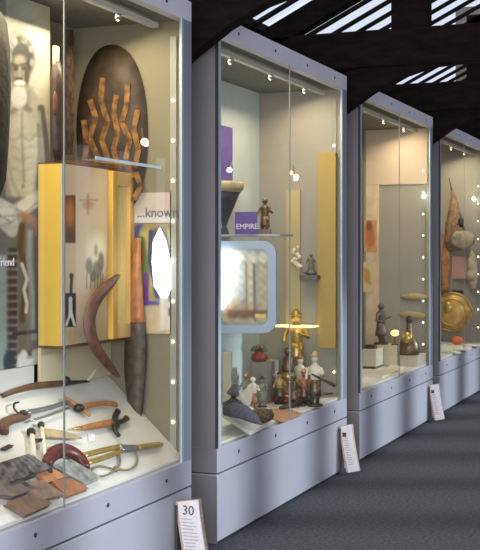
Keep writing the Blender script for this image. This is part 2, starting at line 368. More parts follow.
# portrait panel
def man(x, y):
    p = Paint(x, y, (158, 160, 148))
    p.rect(-300, -50, 6, 600, (104, 110, 104)); p.rect(36, 0, 60, 200, (176, 164, 128), .8, 8)
    p.ell(40, 60, 12, 40, (198, 198, 184), .7, .7); p.ell(8, 40, 14, 26, (116, 122, 118), .8, .7); p.noise(.06, .25, 9)
    # torso and arms
    p.ell(24, 152, 21, 66, (84, 82, 72), .9, .14); p.ell(22, 150, 18.5, 62, (196, 190, 168), 1, .35)
    p.ell(9, 114, 9, 14, (170, 166, 148), .9, .4); p.ell(35, 110, 9, 14, (168, 164, 146), .9, .4)
    p.line([(4, 112), (1, 140), (-1, 190)], 8, (120, 118, 106), .9, 3)
    p.line([(41, 108), (45, 138), (48, 170), (44, 204)], 7, (84, 82, 74), .95, 2); p.line([(39, 112), (42, 140), (44, 170)], 3, (160, 156, 140), .8, 2)
    p.line([(38, 125), (39, 150), (37, 186)], 2.4, (90, 88, 80), .6, 3)
    p.ell(14, 128, 7, 10, (196, 190, 168), .8, .9); p.ell(29, 128, 6, 10, (188, 182, 160), .8, .9); p.ell(22, 170, 9, 20, (192, 186, 164), .7, .9); p.line([(7, 138), (15, 141), (21, 136)], 3, (140, 136, 118), .5, 3); p.line([(23, 137), (30, 141), (36, 134)], 3, (136, 132, 114), .5, 3)
    p.line([(22, 112), (22, 140), (24, 182)], 2.4, (140, 136, 118), .75, 2.5)
    for k in range(3): p.line([(13, 146+k*11), (20, 150+k*11), (31, 146+k*11)], 2.4, (150, 144, 124), .4, 3)
    p.ell(23, 186, 1.6, 2.4, (120, 114, 98), .7, .8); p.line([(8, 160), (12, 180), (20, 198)], 3, (156, 152, 132), .6, 3)
    # neck, head
    p.line([(12, 112), (20, 106), (30, 110)], 5, (120, 116, 104), .8, 3); p.rect(15, 92, 29, 108, (110, 106, 96), .8, 5)
    p.ell(22, 58, 13, 21, (58, 60, 56), 1, .4)
    for k in range(30):
        a = math.radians(180+random.uniform(-20, 200)); p.ell(21+11.5*math.cos(a), 58+19*math.sin(a), 2.4, 3.4, random.choice([(150, 152, 148), (60, 62, 60), (104, 106, 102)]), .75, .6)
    p.ell(20, 72, 8, 16, (138, 130, 116), 1, .2); p.ell(14, 74, 3.6, 11, (88, 82, 72), .7, .6); p.ell(27, 74, 2.6, 12, (64, 60, 54), .85, .5)
    p.ell(19.5, 59, 6, 4, (150, 144, 130), .7, .9); p.line([(13, 64.5), (18, 66), (21, 65), (27, 63.5)], 2.6, (44, 42, 38), .8, 2)
    p.ell(15.8, 68.5, 2.2, 2.2, (30, 28, 26), .8, .8); p.ell(23.4, 68, 2.2, 2.2, (30, 28, 26), .8, .8); p.ell(16, 74, 2.6, 3, (150, 142, 128), .6, .8)
    p.line([(20, 67), (19.6, 75)], 2, (160, 152, 136), .7, 1.6); p.line([(16.5, 78.5), (22, 78.5)], 1.8, (50, 44, 40), .9, .9)
    p.ell(19.5, 83, 5.5, 2.6, (222, 220, 212), .95, .5); p.ell(19.5, 87, 3.6, 1.7, (36, 30, 28), 1, .4)
    p.ell(19, 97, 7.6, 11, (224, 222, 212), 1, .4)
    for k in range(8): p.line([(13+k*1.8, 90), (15+k*1.2, 107)], .8, (160, 158, 150), .6, .8)
    # loin cloth and robe
    p.rect(-60, 197, 46, 372, (104, 106, 100), 1, 4)
    p.line([(-4, 204), (14, 214), (30, 203), (38, 198)], 15, (220, 218, 204), 1, 3); p.line([(2, 222), (12, 232), (18, 214)], 10, (198, 198, 188), .9, 3)
    for q in ([(10, 206), (24, 213), (37, 203)], [(4, 216), (18, 216), (34, 209)], [(2, 226), (12, 222), (24, 214)], [(16, 204), (20, 226)]): p.line(q, 1.8, (120, 118, 108), .5, 2)
    p.line([(22, 216), (34, 220), (41, 232), (42, 262)], 8, (176, 122, 88), .85, 4)
    p.line([(22, 226), (20, 248), (27, 275), (22, 320)], 6, (96, 56, 30), .95, 3)
    p.line([(30, 232), (29, 262), (33, 300), (34, 340)], 5, (150, 154, 152), .9, 3); p.line([(36, 238), (36.5, 330)], 2.4, (44, 40, 36), .9, 1.4)
    p.line([(22, 264), (27, 279), (24, 290), (27, 304), (26, 312)], 3.2, (214, 212, 206), .95, 1.4)
    p.rect(8, 248, 17, 378, (52, 44, 44), .95, 2)
    for k in range(16): p.rect(7, 252+k*8, 18, 254.5+k*8, (140, 136, 140), .7, 1.4)
    p.rect(-20, 255, 6.5, 380, (150, 166, 160), .9, 2)
    p.line([(14, 334), (38, 331)], 4, (34, 32, 30), .95, 1.4); p.line([(38, 240), (40, 345)], 3.5, (160, 104, 56), .9, 2)
    p.rect(18, 340, 44, 372, (110, 98, 80), .8, 3)
    for k in range(30):
        a = random.uniform(18, 42); p.ell(a, 362+random.uniform(-10, 12), 3., 4, (218, 218, 208), .8, .6)
    p.ell(9, 362, 6, 12, (44, 50, 60), .95, .4)
    p.noise(.05, .7, 3); p.noise(.04, 2., 8); return p.c
XP = -2.50
picture('portrait_panel', onX(-70, 0, XP)*0 + Vector((XP, 3.3, 2.31)), (XP, 4.215, 2.31), (XP, 3.3, .88), 210, 330, man, (1, 0, 0))
pp = bpy.data.objects['portrait_panel']; tag(pp, 'tall printed panel picturing a bearded bare-chested man in grey tones', 'picture panel')
# lower white skirt below the panel
tag(MB().box((XP-.02, 2.75, .79), (XP+.002, 4.09, .878)).build('backing_board', white), 'low white backing board beneath the portrait panel', 'backing board')
text('lettering', 'Friend', (XP+.002, onX(-3, 266, XP).y, onX(-3, 266, XP).z), .045, (0, 1, 0), (0, 0, 1), mat('white_mark', (.9, .92, .95), .5), pp)
# display block
YB, XK = 4.098, -2.377
ztop = 1.67
blk = thing('display_block', (XK, YB, .46), 'tall display block with a yellow side and a printed beige front', 'display block')
yel = mat('yellow_side', (.66, .44, .06), .6, noise=.04, nscale=6)
MB().box((-2.484, YB, .955), (XK-.007, E1-.002, ztop)).build('body', yel, blk, .002)
MB().box((-2.484, YB, ztop), (XK-.003, E1-.002, ztop+.006)).build('cap', woodb, blk)
MB().box((-2.484, YB, .945), (XK+.004, E1-.002, .955)).build('foot_ledge', woodb, blk)
MB().box((-2.486, YB-.0, .785), (-2.472, E1-.004, .945)).build('support_panel', inner_y, blk)
def block(x, y):
    p = Paint(x, y, (208, 184, 150))
    p.rect(60, 150, 140, 260, (200, 178, 150), .7, 20); p.ell(97, 240, 24, 70, (232, 208, 160), .8, 1.2)
    p.ell(97, 252, 9, 17, (255, 240, 200), .95, .9); p.rect(60, 325, 140, 420, (168, 148, 104), .9, 18); p.ell(108, 320, 16, 50, (182, 156, 112), .6, .8)  # pale ovals paint the light glow behind the riders
    p.line([(88, 194), (88, 214)], 2, (164, 84, 60), .7, 2); p.line([(80, 200), (96, 200)], 2, (176, 110, 84), .6, 2); p.ell(88, 205, 6, 4, (170, 90, 64), .5, .8)
    p.rect(64.5, 195, 75.5, 243, (120, 70, 34), 1, 1.2); p.ell(70, 213, 4, 12, (196, 122, 56), .9, .8); p.rect(65.5, 232, 75, 242, (88, 46, 30), .8, 3)
    # riders, small standing figure
    for cx, cy, rx, ry in ((89, 266, 3.4, 8), (97, 270, 4.5, 9), (101, 262, 3, 10), (93, 276, 3, 6)): p.ell(cx, cy, rx, ry, (92, 84, 56), .85, .5)
    for lx in (87, 91, 95, 98, 101, 103): p.line([(lx, 274), (lx-.5, 288)], 1.1, (84, 76, 50), .8, .8)
    p.ell(96, 250, 2, 6, (120, 100, 50), .6, .8)
    p.ell(71.5, 276, 2.3, 3, (40, 30, 26), 1, .5); p.line([(71.5, 279), (71, 292)], 3.2, (58, 40, 34), 1, 1)
    # photograph card with white figure
    p.rect(65, 293, 76, 327, (34, 32, 32), 1, .8); p.ell(70.5, 300, 2, 3.5, (210, 206, 196), 1, .4); p.line([(70.5, 304), (70.5, 316)], 3.8, (206, 202, 190), 1, 1); p.line([(70.5, 312), (66.5, 325)], 2, (220, 216, 206), 1, 1); p.line([(71, 312), (74.5, 325)], 2.6, (220, 216, 206), 1, 1)
    p.noise(.02, .3, 5); return p.c
picture('printed_front', (XK, YB, ztop), (XK, 4.478, ztop), (XK, YB, .957), 110, 240, block, (1, 0, 0), blk)
# ochre frame at the far end of the block
fr = thing('framed_board', (XK, 4.5, .93), 'tall narrow ochre wooden framed board beside the printed beige panel', 'framed board')
och = mat('ochre_wood', (.62, .36, .07), .45, noise=.2, nscale=16, stretch=(1, 1, .2))
f0, f1, z0, z1 = 4.482, 4.686, .957, 1.665
fb = MB(); fb.box((XK-.006, f0, z0), (XK+.022, f0+.045, z1)); fb.box((XK-.006, f1-.045, z0), (XK+.022, f1, z1)); fb.box((XK-.006, f0+.045, z1-.06), (XK+.022, f1-.045, z1)); fb.box((XK-.006, f0+.045, z0), (XK+.022, f1-.045, z0+.06))
fb.build('frame_bars', och, fr, .004)
MB().box((XK-.006, f0+.045, z0+.06), (XK+.004, f1-.045, z1-.06)).build('inner_panel', mat('ochre_panel', (.66, .50, .12), .5, noise=.2, nscale=12, stretch=(1, 1, .2)), fr)
# glass shelf above
tag(MB().box((-2.48, 4.1, 1.683), (-2.23, 4.685, 1.693)).build('glass_shelf', GLASS), 'thin glass shelf above the yellow display block', 'shelf')
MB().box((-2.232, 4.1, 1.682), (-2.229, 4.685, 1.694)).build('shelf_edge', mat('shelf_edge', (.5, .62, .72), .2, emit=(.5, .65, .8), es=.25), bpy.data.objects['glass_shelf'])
# big oval shield
def oval(cx, cy, rx, ry, Y, n=40, pw=2.2, top=1.):
    out = []
    for k in range(n):
        t = 2*math.pi*k/n; c, s_ = math.cos(t), math.sin(t)
        out.append(onY(cx + rx*math.copysign(abs(c)**(2/pw), c), cy + ry*math.copysign(abs(s_)**(2/pw), s_), Y))
    return out
sh = thing('oval_shield', onY(113, 222, E1), 'large dark oval bark shield with orange zigzag painting, hung on the end panel', 'shield')
MB().prism(oval(113, 133, 35, 88, E1-.004), (0, -1, 0), .012, .022).build('board', mat('shield_bark', (.045, .027, .014), .6, noise=.4, nscale=14, bump=.3), sh)
zz = MB(); zo = mat('shield_orange', (.34, .16, .045), .5, nscale=28, col2=(.07, .04, .02))
def strip(mb, pts, w, Y, n=(0, -1, 0), th=.004):
    for a, b in zip(pts[:-1], pts[1:]):
        d = Vector((b[0]-a[0], b[1]-a[1])); q = Vector((-d.y, d.x)).normalized()*w/2
        mb.prism([onY(a[0]+q.x, a[1]+q.y, Y), onY(b[0]+q.x, b[1]+q.y, Y), onY(b[0]-q.x, b[1]-q.y, Y), onY(a[0]-q.x, a[1]-q.y, Y)], n, th)
YS = E1-.034
for pts in ([(99, 182), (105, 195), (102, 208)], [(125, 182), (131, 196), (126, 210)], [(136, 172), (141, 186), (134, 200)], [(112, 176), (116, 190), (111, 205)],
            [(90, 100), (96, 118), (90, 138), (98, 158), (92, 176)], [(103, 78), (101, 100), (108, 122), (102, 140), (110, 165)],
            [(128, 82), (127, 105), (122, 122), (130, 140), (126, 160), (132, 178)], [(117, 95), (114, 112), (118, 132), (114, 150), (119, 170)],
            [(138, 110), (134, 130), (139, 150), (135, 168)], [(84, 120), (87, 145), (84, 165)]):
    strip(zz, pts, 5.2, YS)
zz.build('painted_zigzags', zo, sh)
# slender shield and textile strip on the back
ss = MB(); ss.prism([onX(a, b, XP+.004) for a, b in ((52, 66), (55, 61), (58, 68), (60.5, 90), (61, 120), (59.5, 150), (56, 165), (52.5, 150), (50.5, 120), (50.5, 90))], (1, 0, 0), .02, .012)
sso = ss.build('slender_shield', woodd); tag(sso, 'slender dark wooden shield with a pointed tip beside the portrait panel', 'shield')
MB().ell(onX(55, 104, XP+.05), (.008, .016, .05)).build('grip', woodb, sso)
tx = MB(); n = 14; a = []
for k in range(n): a.append((64 + (k % 2)*1.2, 30 + k*9.6))
tx.prism([onX(x, y, -2.58) for x, y in a] + [onX(x+7, y, -2.58) for x, y in a[::-1]], (1, 0, 0), .01)
tag(tx.build('woven_strip', mat('rust_cloth', (.07, .035, .02), .8, noise=.6, nscale=30, bump=.4)), 'rust brown woven strip hanging in the corner left of the oval shield', 'textile')
lp = MB().box((XP+.0, 4.235, 1.85), (XP+.01, 4.27, 2.16)).build('light_strip', mat('warm_glow', (1, .85, .4), .4, emit=(1, .78, .3), es=.9))
tag(lp, 'narrow glowing yellow light strip beside the portrait panel', 'light')
# dark shield at the left edge
ds = MB().prism([onX(a-1.5, b, -2.46) for a, b in ((-30, 40), (-16, 16), (-2, 12), (4, 24), (7, 50), (8, 90), (6, 140), (3, 180), (-6, 205), (-20, 205), (-30, 150))], (1, 0, 0), .02, .02)
tag(ds.build('hide_shield', mat('dark_hide', (.014, .012, .01), .9, noise=.5, nscale=40, bump=.6)), 'dark rough-edged hide shield at the left of the portrait panel', 'shield')
# boomerang
def band(mid, wid, X=None, Y=None):
    f = (lambda a, b: onX(a, b, X)) if X is not None else (lambda a, b: onY(a, b, Y))
    L, R_ = [], []
    n = len(mid)
    for i, (a, b) in enumerate(mid):
        d = Vector((mid[min(i+1, n-1)][0]-mid[max(i-1, 0)][0], mid[min(i+1, n-1)][1]-mid[max(i-1, 0)][1])).normalized()
        w_ = wid[i]/2; L.append(f(a-d.y*w_, b+d.x*w_)); R_.append(f(a+d.y*w_, b-d.x*w_))
    return L + R_[::-1]
def smooth(pts, k=4):
    out = []; n = len(pts)
    P = [np.array(p, float) for p in pts]
    for i in range(n-1):
        p0, p1, p2, p3 = P[max(i-1, 0)], P[i], P[i+1], P[min(i+2, n-1)]
        for j in range(k):
            t = j/k; out.append(tuple(.5*((2*p1) + (-p0+p2)*t + (2*p0-5*p1+4*p2-p3)*t*t + (-p0+3*p1-3*p2+p3)*t**3)))
    out.append(tuple(P[-1])); return out
def strokes(pts, k=4):
    q = smooth(pts, k); return [(a, b) for a, b, w_ in q], [w_ for a, b, w_ in q]
def stripmesh(mid, wid, th, nrm, X=None, Y=None):
    f = (lambda a, b: onX(a, b, X)) if X is not None else (lambda a, b: onY(a, b, Y))
    vs = []; n = len(mid); N = Vector(nrm)
    for i, (a, b) in enumerate(mid):
        d = Vector((mid[min(i+1, n-1)][0]-mid[max(i-1, 0)][0], mid[min(i+1, n-1)][1]-mid[max(i-1, 0)][1])).normalized(); w_ = wid[i]/2
        l = f(a-d.y*w_, b+d.x*w_); r_ = f(a+d.y*w_, b-d.x*w_); c = f(a, b)
        vs += [l, l + N*th*.5, c + N*th, r_ + N*th*.5, r_, c - N*.001]
    fs = [(i*6+k, i*6+(k+1) % 6, (i+1)*6+(k+1) % 6, (i+1)*6+k) for i in range(n-1) for k in range(6)]
    fs += [(0, 1, 2, 3, 4, 5)[::-1], tuple((n-1)*6+k for k in range(6))]
    return MB().add(vs, fs)
m_, w_ = strokes([(118, 275, 3), (110, 283, 8), (98, 296, 10.5), (90, 312, 11), (89, 328, 11), (94, 345, 10), (104, 360, 8.5), (112, 370, 6.5), (118, 377, 3)])
bo = stripmesh(m_, w_, .012, (1, 0, 0), X=XK+.03).build('boomerang', mat('boomerang_wood', (.16, .065, .035), .5, noise=.4, nscale=25))
tag(bo, 'curved brown wooden boomerang mounted upright before the beige panel', 'boomerang')
# long scabbard upright on the end panel
sc = thing('scabbard', onY(137, 432, E1), 'long upright scabbard, orange at top and dark below, on the end panel', 'scabbard')
m_, w_ = strokes([(139, 238, 5), (137, 262, 9), (136, 290, 14), (136, 322, 18)])
stripmesh(m_, w_, .02, (0, -1, 0), Y=E1-.03).build('upper_sleeve', woodo, sc)
m_, w_ = strokes([(136, 322, 18.5), (136, 350, 21), (135.5, 375, 20), (136, 400, 15), (137, 420, 9), (137.5, 433, 3)])
stripmesh(m_, w_, .02, (0, -1, 0), Y=E1-.03).build('lower_blade', mat('scab_dark', (.07, .05, .03), .5, noise=.5, nscale=25), sc)
# text panel and garment poster on the end panel
def tp(x, y):
    p = Paint(x, y, (186, 172, 162)); p.rect(130, 214, 200, 226, (196, 196, 198), .8, 6); p.noise(.02, .4, 1); return p.c
a = onY(134, 193, E1-.008); b = onY(171, 193, E1-.008); c_ = onY(134, 223, E1-.008)
tpn = picture('text_panel', a, (b.x, b.y, a.z), (a.x, a.y, c_.z), 40, 30, tp, (0, -1, 0)); tag(tpn, 'pale text panel with grey lettering on the end panel of the nearest case', 'sign')
text('lettering', '...known', onY(137, 217, E1-.011), .058, (1, 0, 0), (0, 0, 1), mat('letter_grey', (.13, .10, .12), .6), tpn)
def garment(x, y):
    p = Paint(x, y, (150, 134, 92)); p.noise(.15, .5, 12)
    p.ell(160, 262, 12, 36, (36, 38, 84), .9, .25); p.ell(139, 244, 7, 20, (60, 50, 112), .85, .5); p.ell(141, 290, 6, 14, (28, 70, 60), .8, .6)
    for k in range(26): p.ell(random.uniform(135, 152), random.uniform(232, 300), 1.6, 3, random.choice([(160, 40, 44), (60, 120, 60), (210, 190, 120), (96, 48, 140), (30, 36, 80)]), .8, .6)
    p.rect(130, 222, 185, 228, (140, 120, 90), .6, 3)
    p.ell(140, 232, 7, 8, (58, 56, 120), .9, .5); p.ell(145, 262, 12, 34, (172, 160, 88), .95, .25)
    p.line([(137, 230), (134, 300)], 5, (70, 62, 110), .9, 2); p.line([(151, 232), (150, 262), (158, 296)], 5, (40, 48, 96), .95, 1.6)
    p.line([(141, 240), (146, 275), (144, 303)], 8, (36, 84, 52), .8, 3); p.line([(146, 275), (146, 303)], 5, (108, 48, 130), .9, 2)
    p.ell(141, 256, 3, 8, (170, 44, 40), .8, .6); p.line([(134, 303), (158, 303)], 4, (88, 60, 160), .9, 2); p.line([(171, 232), (176, 262), (170, 296)], 8, (160, 150, 92), .9, 3)
    p.rect(130, 306, 200, 334, (190, 172, 140), .95, 2)
    p.rect(160, 288, 200, 330, (204, 196, 180), 1, 2)
    for q in ((168, 294), (178, 294), (168, 308), (178, 308)): p.rect(q[0], q[1], q[0]+3.5, q[1]+8, (110, 112, 122), .9, 1)
    p.noise(.05, .6, 2); return p.c
c2 = onY(134, 333, E1-.008)
gp = picture('costume_poster', (a.x, a.y, c_.z-.002), (b.x, b.y, c_.z-.002), (a.x, a.y, c2.z), 70, 150, garment, (0, -1, 0)); tag(gp, 'colourful printed poster of costumes and a white building on the end panel', 'poster')
glow = mat('white_glow', (1, 1, 1), .4, emit=(.88, .96, 1), es=3.)  # white shapes below are window reflections in the glass, built as glowing plates
gl = MB().prism([onY(x, y, E1-.03) for x, y in ((160.5, 228), (166, 240), (171, 262), (171.5, 288), (167, 298), (162, 297), (155, 286), (153, 262), (154, 242))], (0, -1, 0), .012).build('window_reflection', glow)
tag(gl, 'bright white pointed window reflection built as a glowing plate before the costume poster', 'window reflection')
# ---- weapons on the slope
def slt(pts, h): return [sl(a, b, h) for a, b in pts]
def rod(mb, pts, r, h=.018, flat=.7, k=3, seg=10):
    q = smooth([(a, b, r_) for (a, b), r_ in zip(pts, r if hasattr(r, '__len__') else [r]*len(pts))], k)
    mb.tube([sl(a, b, h) for a, b, _ in q], [c*1.2 for _, _, c in q], seg, flat, SN); return mb
def weapon(name, at, label, cat, group='weapons on the white sloping board'):
    return thing(name, sl(*at), label, cat, group)
G1 = 'weapons laid on the white board'
XD = XP + .03
def rodx(pts, r, X=XD, k=3):
    q = smooth([(a, b, r_) for (a, b), r_ in zip(pts, r)], k)
    return MB().tube([onX(a, b, X) for a, b, _ in q], [c for _, _, c in q], 10, .8, (1, 0, 0))
t = thing('curved_dagger', onX(35, 390, XD), 'curved dagger in a dark brown sheath with a pale leaf-shaped tip', 'dagger')
rodx([(3, 396), (18, 390), (35, 386), (55, 384), (64, 383)], [.009, .012, .014, .013, .011]).build('sheath', woodb, t)
rodx([(64, 383), (78, 382), (89, 381)], [.012, .007, .005], XK+.03 if False else XD).ell(onX(66, 381, XD), .02).build('hilt', iron, t)
rodx([(87, 381), (92, 376), (97, 367)], [.005, .008, .001]).build('tip', ivory, t)
t = weapon('flintlock_pistol', (30, 420), 'old double-barrelled flintlock pistol with brown curved butt', 'pistol')
rod(MB(), [(3, 431), (4, 424), (10, 420), (20, 417.5), (28, 415)], [.020, .017, .016, .016, .012]).build('stock', woodb, t)
rod(rod(MB(), [(24, 413), (45, 409), (68, 402)], [.010, .009, .008]), [(30, 421), (50, 415), (68, 408)], [.004, .004, .004]).build('barrel', steel, t)
rod(MB().ell(sl(23, 413, .028), (.014, .018, .012)), [(20, 414), (15, 410), (14, 404), (19, 402)], [.004, .004, .004, .003], h=.024).build('lock', iron, t)
t = weapon('wooden_club', (80, 407), 'orange wooden club with a dark iron collar and hooked grip', 'club')
rod(MB(), [(64, 398), (71, 402), (78, 406)], [.011, .012, .010]).build('grip', woodo, t)
MB().ell(sl(79, 408, .02), (.022, .024, .018)).build('collar', iron, t)
rod(rod(MB(), [(82, 408), (90, 405), (104, 403), (116, 404.5)], [.012, .010, .010, .011]), [(82, 410), (86, 412), (90, 416)], [.009, .008, .006]).build('shaft', woodo, t)
t = weapon('hilted_dagger', (95, 427), 'dagger in an orange wood sheath with flared dark guard', 'dagger')
rod(MB(), [(82, 428), (95, 425.5), (112, 422.5)], [.009, .012, .013]).build('sheath', woodo, t)
rod(MB(), [(73, 428.5), (82, 428)], [.004, .0085]).build('tip', gold, t)
rod(MB(), [(118, 411), (115, 417), (116, 424), (115, 430), (119, 436)], [.012, .011, .016, .010, .010]).build('guard', iron, t)
rod(MB(), [(116, 423), (123, 421), (127, 418)], [.010, .009, .012]).build('grip', woodd, t)
t = weapon('push_dagger', (45, 440), 'push dagger with two pale side bars and a tan wedge blade', 'dagger')
rod(MB(), [(44, 433), (55, 433.5), (70, 435.5), (82, 438)], [.020, .019, .015, .003], flat=.3).build('blade', tan, t)
rod(rod(MB(), [(32, 434), (33, 444), (34, 456)], [.008, .009, .009]), [(42, 428), (43, 440), (45, 455)], [.008, .008, .007]).build('side_bars', ivory, t)
rod(MB().ell(sl(31, 432, .018), .017).ell(sl(41, 425, .018), .014), [(33, 441), (43, 440)], .007).build('pommels', iron, t)
t = weapon('long_sabre', (100, 455), 'long sabre with a gilt scabbard, curved dark red grip and looped cord', 'sabre')
rod(MB(), [(47, 464), (52, 455), (62, 450.5), (73, 453), (82, 460), (87, 468)], [.016, .022, .026, .026, .022, .012], h=.02).build('grip', mat('dark_red', (.10, .018, .012), .4, noise=.3, nscale=30), t)
rod(MB(), [(46, 461), (48, 469), (52, 472)], [.014, .016, .006], h=.016).build('pommel', iron, t)
rod(rod(MB(), [(82, 456), (100, 451), (122, 446)], [.010, .010, .009], h=.02), [(86, 463), (104, 458), (124, 450)], [.009, .009, .008]).build('scabbard', gold, t)
rod(MB(), [(119, 449), (128, 448.5), (137, 448)], [.017, .015, .013], h=.015).build('locket', steel, t)
rod(MB(), [(137, 448), (150, 446), (160, 444.5), (163, 444)], [.011, .012, .010, .004], h=.015).build('tip', gold, t)
cd = rod(MB(), [(119, 454), (120, 462), (116, 470), (104, 476), (93, 475), (92, 470), (100, 466), (113, 469)], .0035, h=.008, flat=1)
rod(cd, [(132, 448), (137, 456), (136, 465), (128, 470), (117, 469)], .0035, h=.008, flat=1); cd.ell(sl(116, 469, .01), .013)
cd.build('cord', cordm, t)
# books, boxes and cards
def slab_px(name, q, th, m, label, cat, h=.002, group=None, bev=.002):
    o = MB().prism([sl(a, b, h) for a, b in q], SN, th).build(name, m, None, bev); return tag(o, label, cat, group)
slab_px('photo_album', [(-8, 470), (24, 460), (46, 473), (6, 487)], .03, mat('album_grey', (.13, .12, .12), .6, noise=.8, nscale=35), 'dark grey mottled album at the left of the board', 'album')
pk = mat('pinkish_card', (.26, .18, .14), .8, noise=.2, nscale=30)
slab_px('card_box', [(-10, 486), (14, 481), (32, 492), (10, 500), (-10, 497)], .02, mat('mauve_card', (.19, .15, .14), .8, noise=.2, nscale=30), 'mauve brown flat box in front of the mottled album', 'box')
slab_px('card_box', [(18, 487), (40, 484), (60, 498), (38, 503)], .02, pk, 'pinkish brown flat box leaning beside the orange brown books', 'box')
slab_px('card_box', [(4, 506), (34, 498), (48, 507), (24, 518)], .02, mat('brown_card', (.22, .14, .10), .8, noise=.2, nscale=30), 'brown flat box lowest on the board by the glass', 'box')
ob = mat('book_orange', (.44, .20, .09), .6, noise=.2, nscale=25)
slab_px('book', [(31, 473), (48, 470), (64, 479), (44, 485)], .015, ob, 'orange brown book below the red sabre grip', 'book', group='orange brown books')
slab_px('book', [(50, 484), (68, 481), (86, 491), (64, 499)], .015, mat('book_brown', (.34, .15, .08), .6, noise=.2, nscale=25), 'reddish brown book right of the orange one, nearer the glass', 'book', group='orange brown books')
slab_px('silver_box', [(50, 470), (68, 463), (97, 480), (82, 487)], .02, mat('silver_case', (.36, .38, .34), .3, .4, noise=.4, nscale=30), 'silvery greenish flat case under the sabre cord', 'box')
slab_px('caption_card', [(-8, 520), (8, 515), (15, 520), (-4, 528)], .004, paper, 'blank cream caption card at the lower left of the board', 'card')
slab_px('stone_blade', [(0, 450), (8, 446), (12, 447), (5, 450.5)], .008, iron, 'small black stone blade near the left of the board', 'blade')
nk = slab_px('number_card', [(88, 434), (94, 433), (95, 441), (89, 442)], .002, paper, 'small white number card between the daggers', 'card')
# lamp reflection in the glass, built as a glowing bulb inside the case
hs = thing('lamp_reflection', onY(145, 130, 4.5), 'small orange lamp reflection built as a hanging bulb near the oval shield', 'spotlight', 'small lamp reflections')
MB().tube([onY(142, 128, 4.5), onY(143, 139, 4.5)], .003, 8).build('reflection_stem', woodb, hs)
MB().ell(onY(144.5, 142, 4.5), .016).build('bulb', mat('warm_reflection', (1, .6, .35), .4, emit=(1, .42, .2), es=6), hs)
MB().ell(onY(146, 144, 4.5), .009).build('reflection_core', bigbead, hs)
# ================================================================ CASE TWO
E2 = 7.02
pb = mat('purple_cloth', (.13, .09, .33), .7, noise=.08, nscale=10)
p0, p1 = onX(218, 128, XB+.006), onX(232, 128, XB+.006)
tag(MB().box((XB+.002, p0.y-.2, 1.63), (XB+.010, p1.y, p1.z)).build('purple_banner', pb), 'plain purple banner at the left of the second case', 'banner')
YR = 6.32
sh2 = thing('shelf_unit', (-2.5, YR, .45), 'shelf unit with a pale blue rounded frame around a printed picture', 'display unit')
s0, s1 = onY(200, 234, YR), onY(280, 234, YR)
MB().box((XB+.004, YR, s1.z-.012), (s1.x, YR+.22, s1.z)).build('shelf_board', mat('shelf_grey', (.42, .44, .44), .5), sh2)
def rrect(x0, y0, x1, y1, r, n=6):
    o = []
    for cx, cy, a0 in ((x1-r, y0+r, -90), (x1-r, y1-r, 0), (x0+r, y1-r, 90), (x0+r, y0+r, 180)):
        for k in range(n+1):
            t = math.radians(a0 + 90*k/n); o.append((cx + r*math.cos(t), cy + r*math.sin(t)))
    return o
def ring(outer, inner_, Y, th, N=(0, -1, 0)):
    n = len(outer); A = [onY(a, b, Y) for a, b in outer]; B = [onY(a, b, Y) for a, b in inner_]; N = Vector(N)*th
    vs = A + B + [p+N for p in A] + [p+N for p in B]; fs = []
    for i in range(n):
        j = (i+1) % n; fs += [(i, j, n+j, n+i), (2*n+i, 3*n+i, 3*n+j, 2*n+j), (i, 2*n+i, 2*n+j, j), (n+i, n+j, 3*n+j, 3*n+i)]
    return MB().add(vs, fs, False)
ring(rrect(205, 241, 277, 333, 13), rrect(211, 249, 269, 325, 8), YR+.01, .02).build('rounded_frame', mat('pale_blue', (.42, .52, .66), .45), sh2)
def statues(x, y):
    p = Paint(x, y, (170, 168, 152)); p.rect(200, 240, 280, 262, (208, 206, 200), .8, 5)
    for cx, col in ((227, (196, 184, 160)), (240, (176, 178, 172)), (252, (206, 196, 170)), (263, (190, 178, 150))):
        p.line([(cx, 262), (cx, 318)], 8, col, .9, 3); p.ell(cx, 257, 4, 6, (226, 220, 206), .9, .5)
    p.line([(254, 265), (255, 320)], 3, (110, 116, 122), .9, 1.5); p.line([(246, 262), (247, 320)], 1.5, (120, 118, 110), .7, 1)
    p.ell(237, 312, 18, 10, (186, 140, 104), .6, .7); p.rect(228, 310, 268, 318, (112, 82, 60), .8, 3); p.rect(255, 314, 266, 318, (240, 216, 120), .8, 1)
    p.noise(.10, .8, 4); return p.c
q0, q1, q2 = onY(209, 247, YR+.014), onY(271, 247, YR+.014), onY(209, 327, YR+.014)
picture('printed_picture', q0, (q1.x, q0.y, q0.z), (q0.x, q0.y, q2.z), 80, 90, statues, (0, -1, 0), sh2)
lb = MB().prism([onY(x, y, YR-.03) for x, y in ((208, 258), (213, 249), (231, 250), (236, 262), (236, 282), (231, 300), (223, 310), (213, 306), (208, 290))], (0, -1, 0), .012).build('window_reflection', glow)  # window reflection on the glass, modelled as a second glowing plate
tag(lb, 'bright white rounded window reflection built as a glowing plate before the pale blue frame', 'window reflection')
sg = MB().box((onY(235, 0, YR-.01).x, YR-.012, s1.z+.001), (onY(257, 0, YR-.01).x, YR-.004, onY(240, 212, YR-.01).z)).build('shelf_sign', pb)
tag(sg, 'small purple sign reading empire on the shelf of the second case', 'sign')
text('lettering', 'EMPIRE', onY(236, 229, YR-.014), .042, (1, 0, 0), (0, 0, 1), mat('letter_white', (.85, .8, .85), .6), sg)
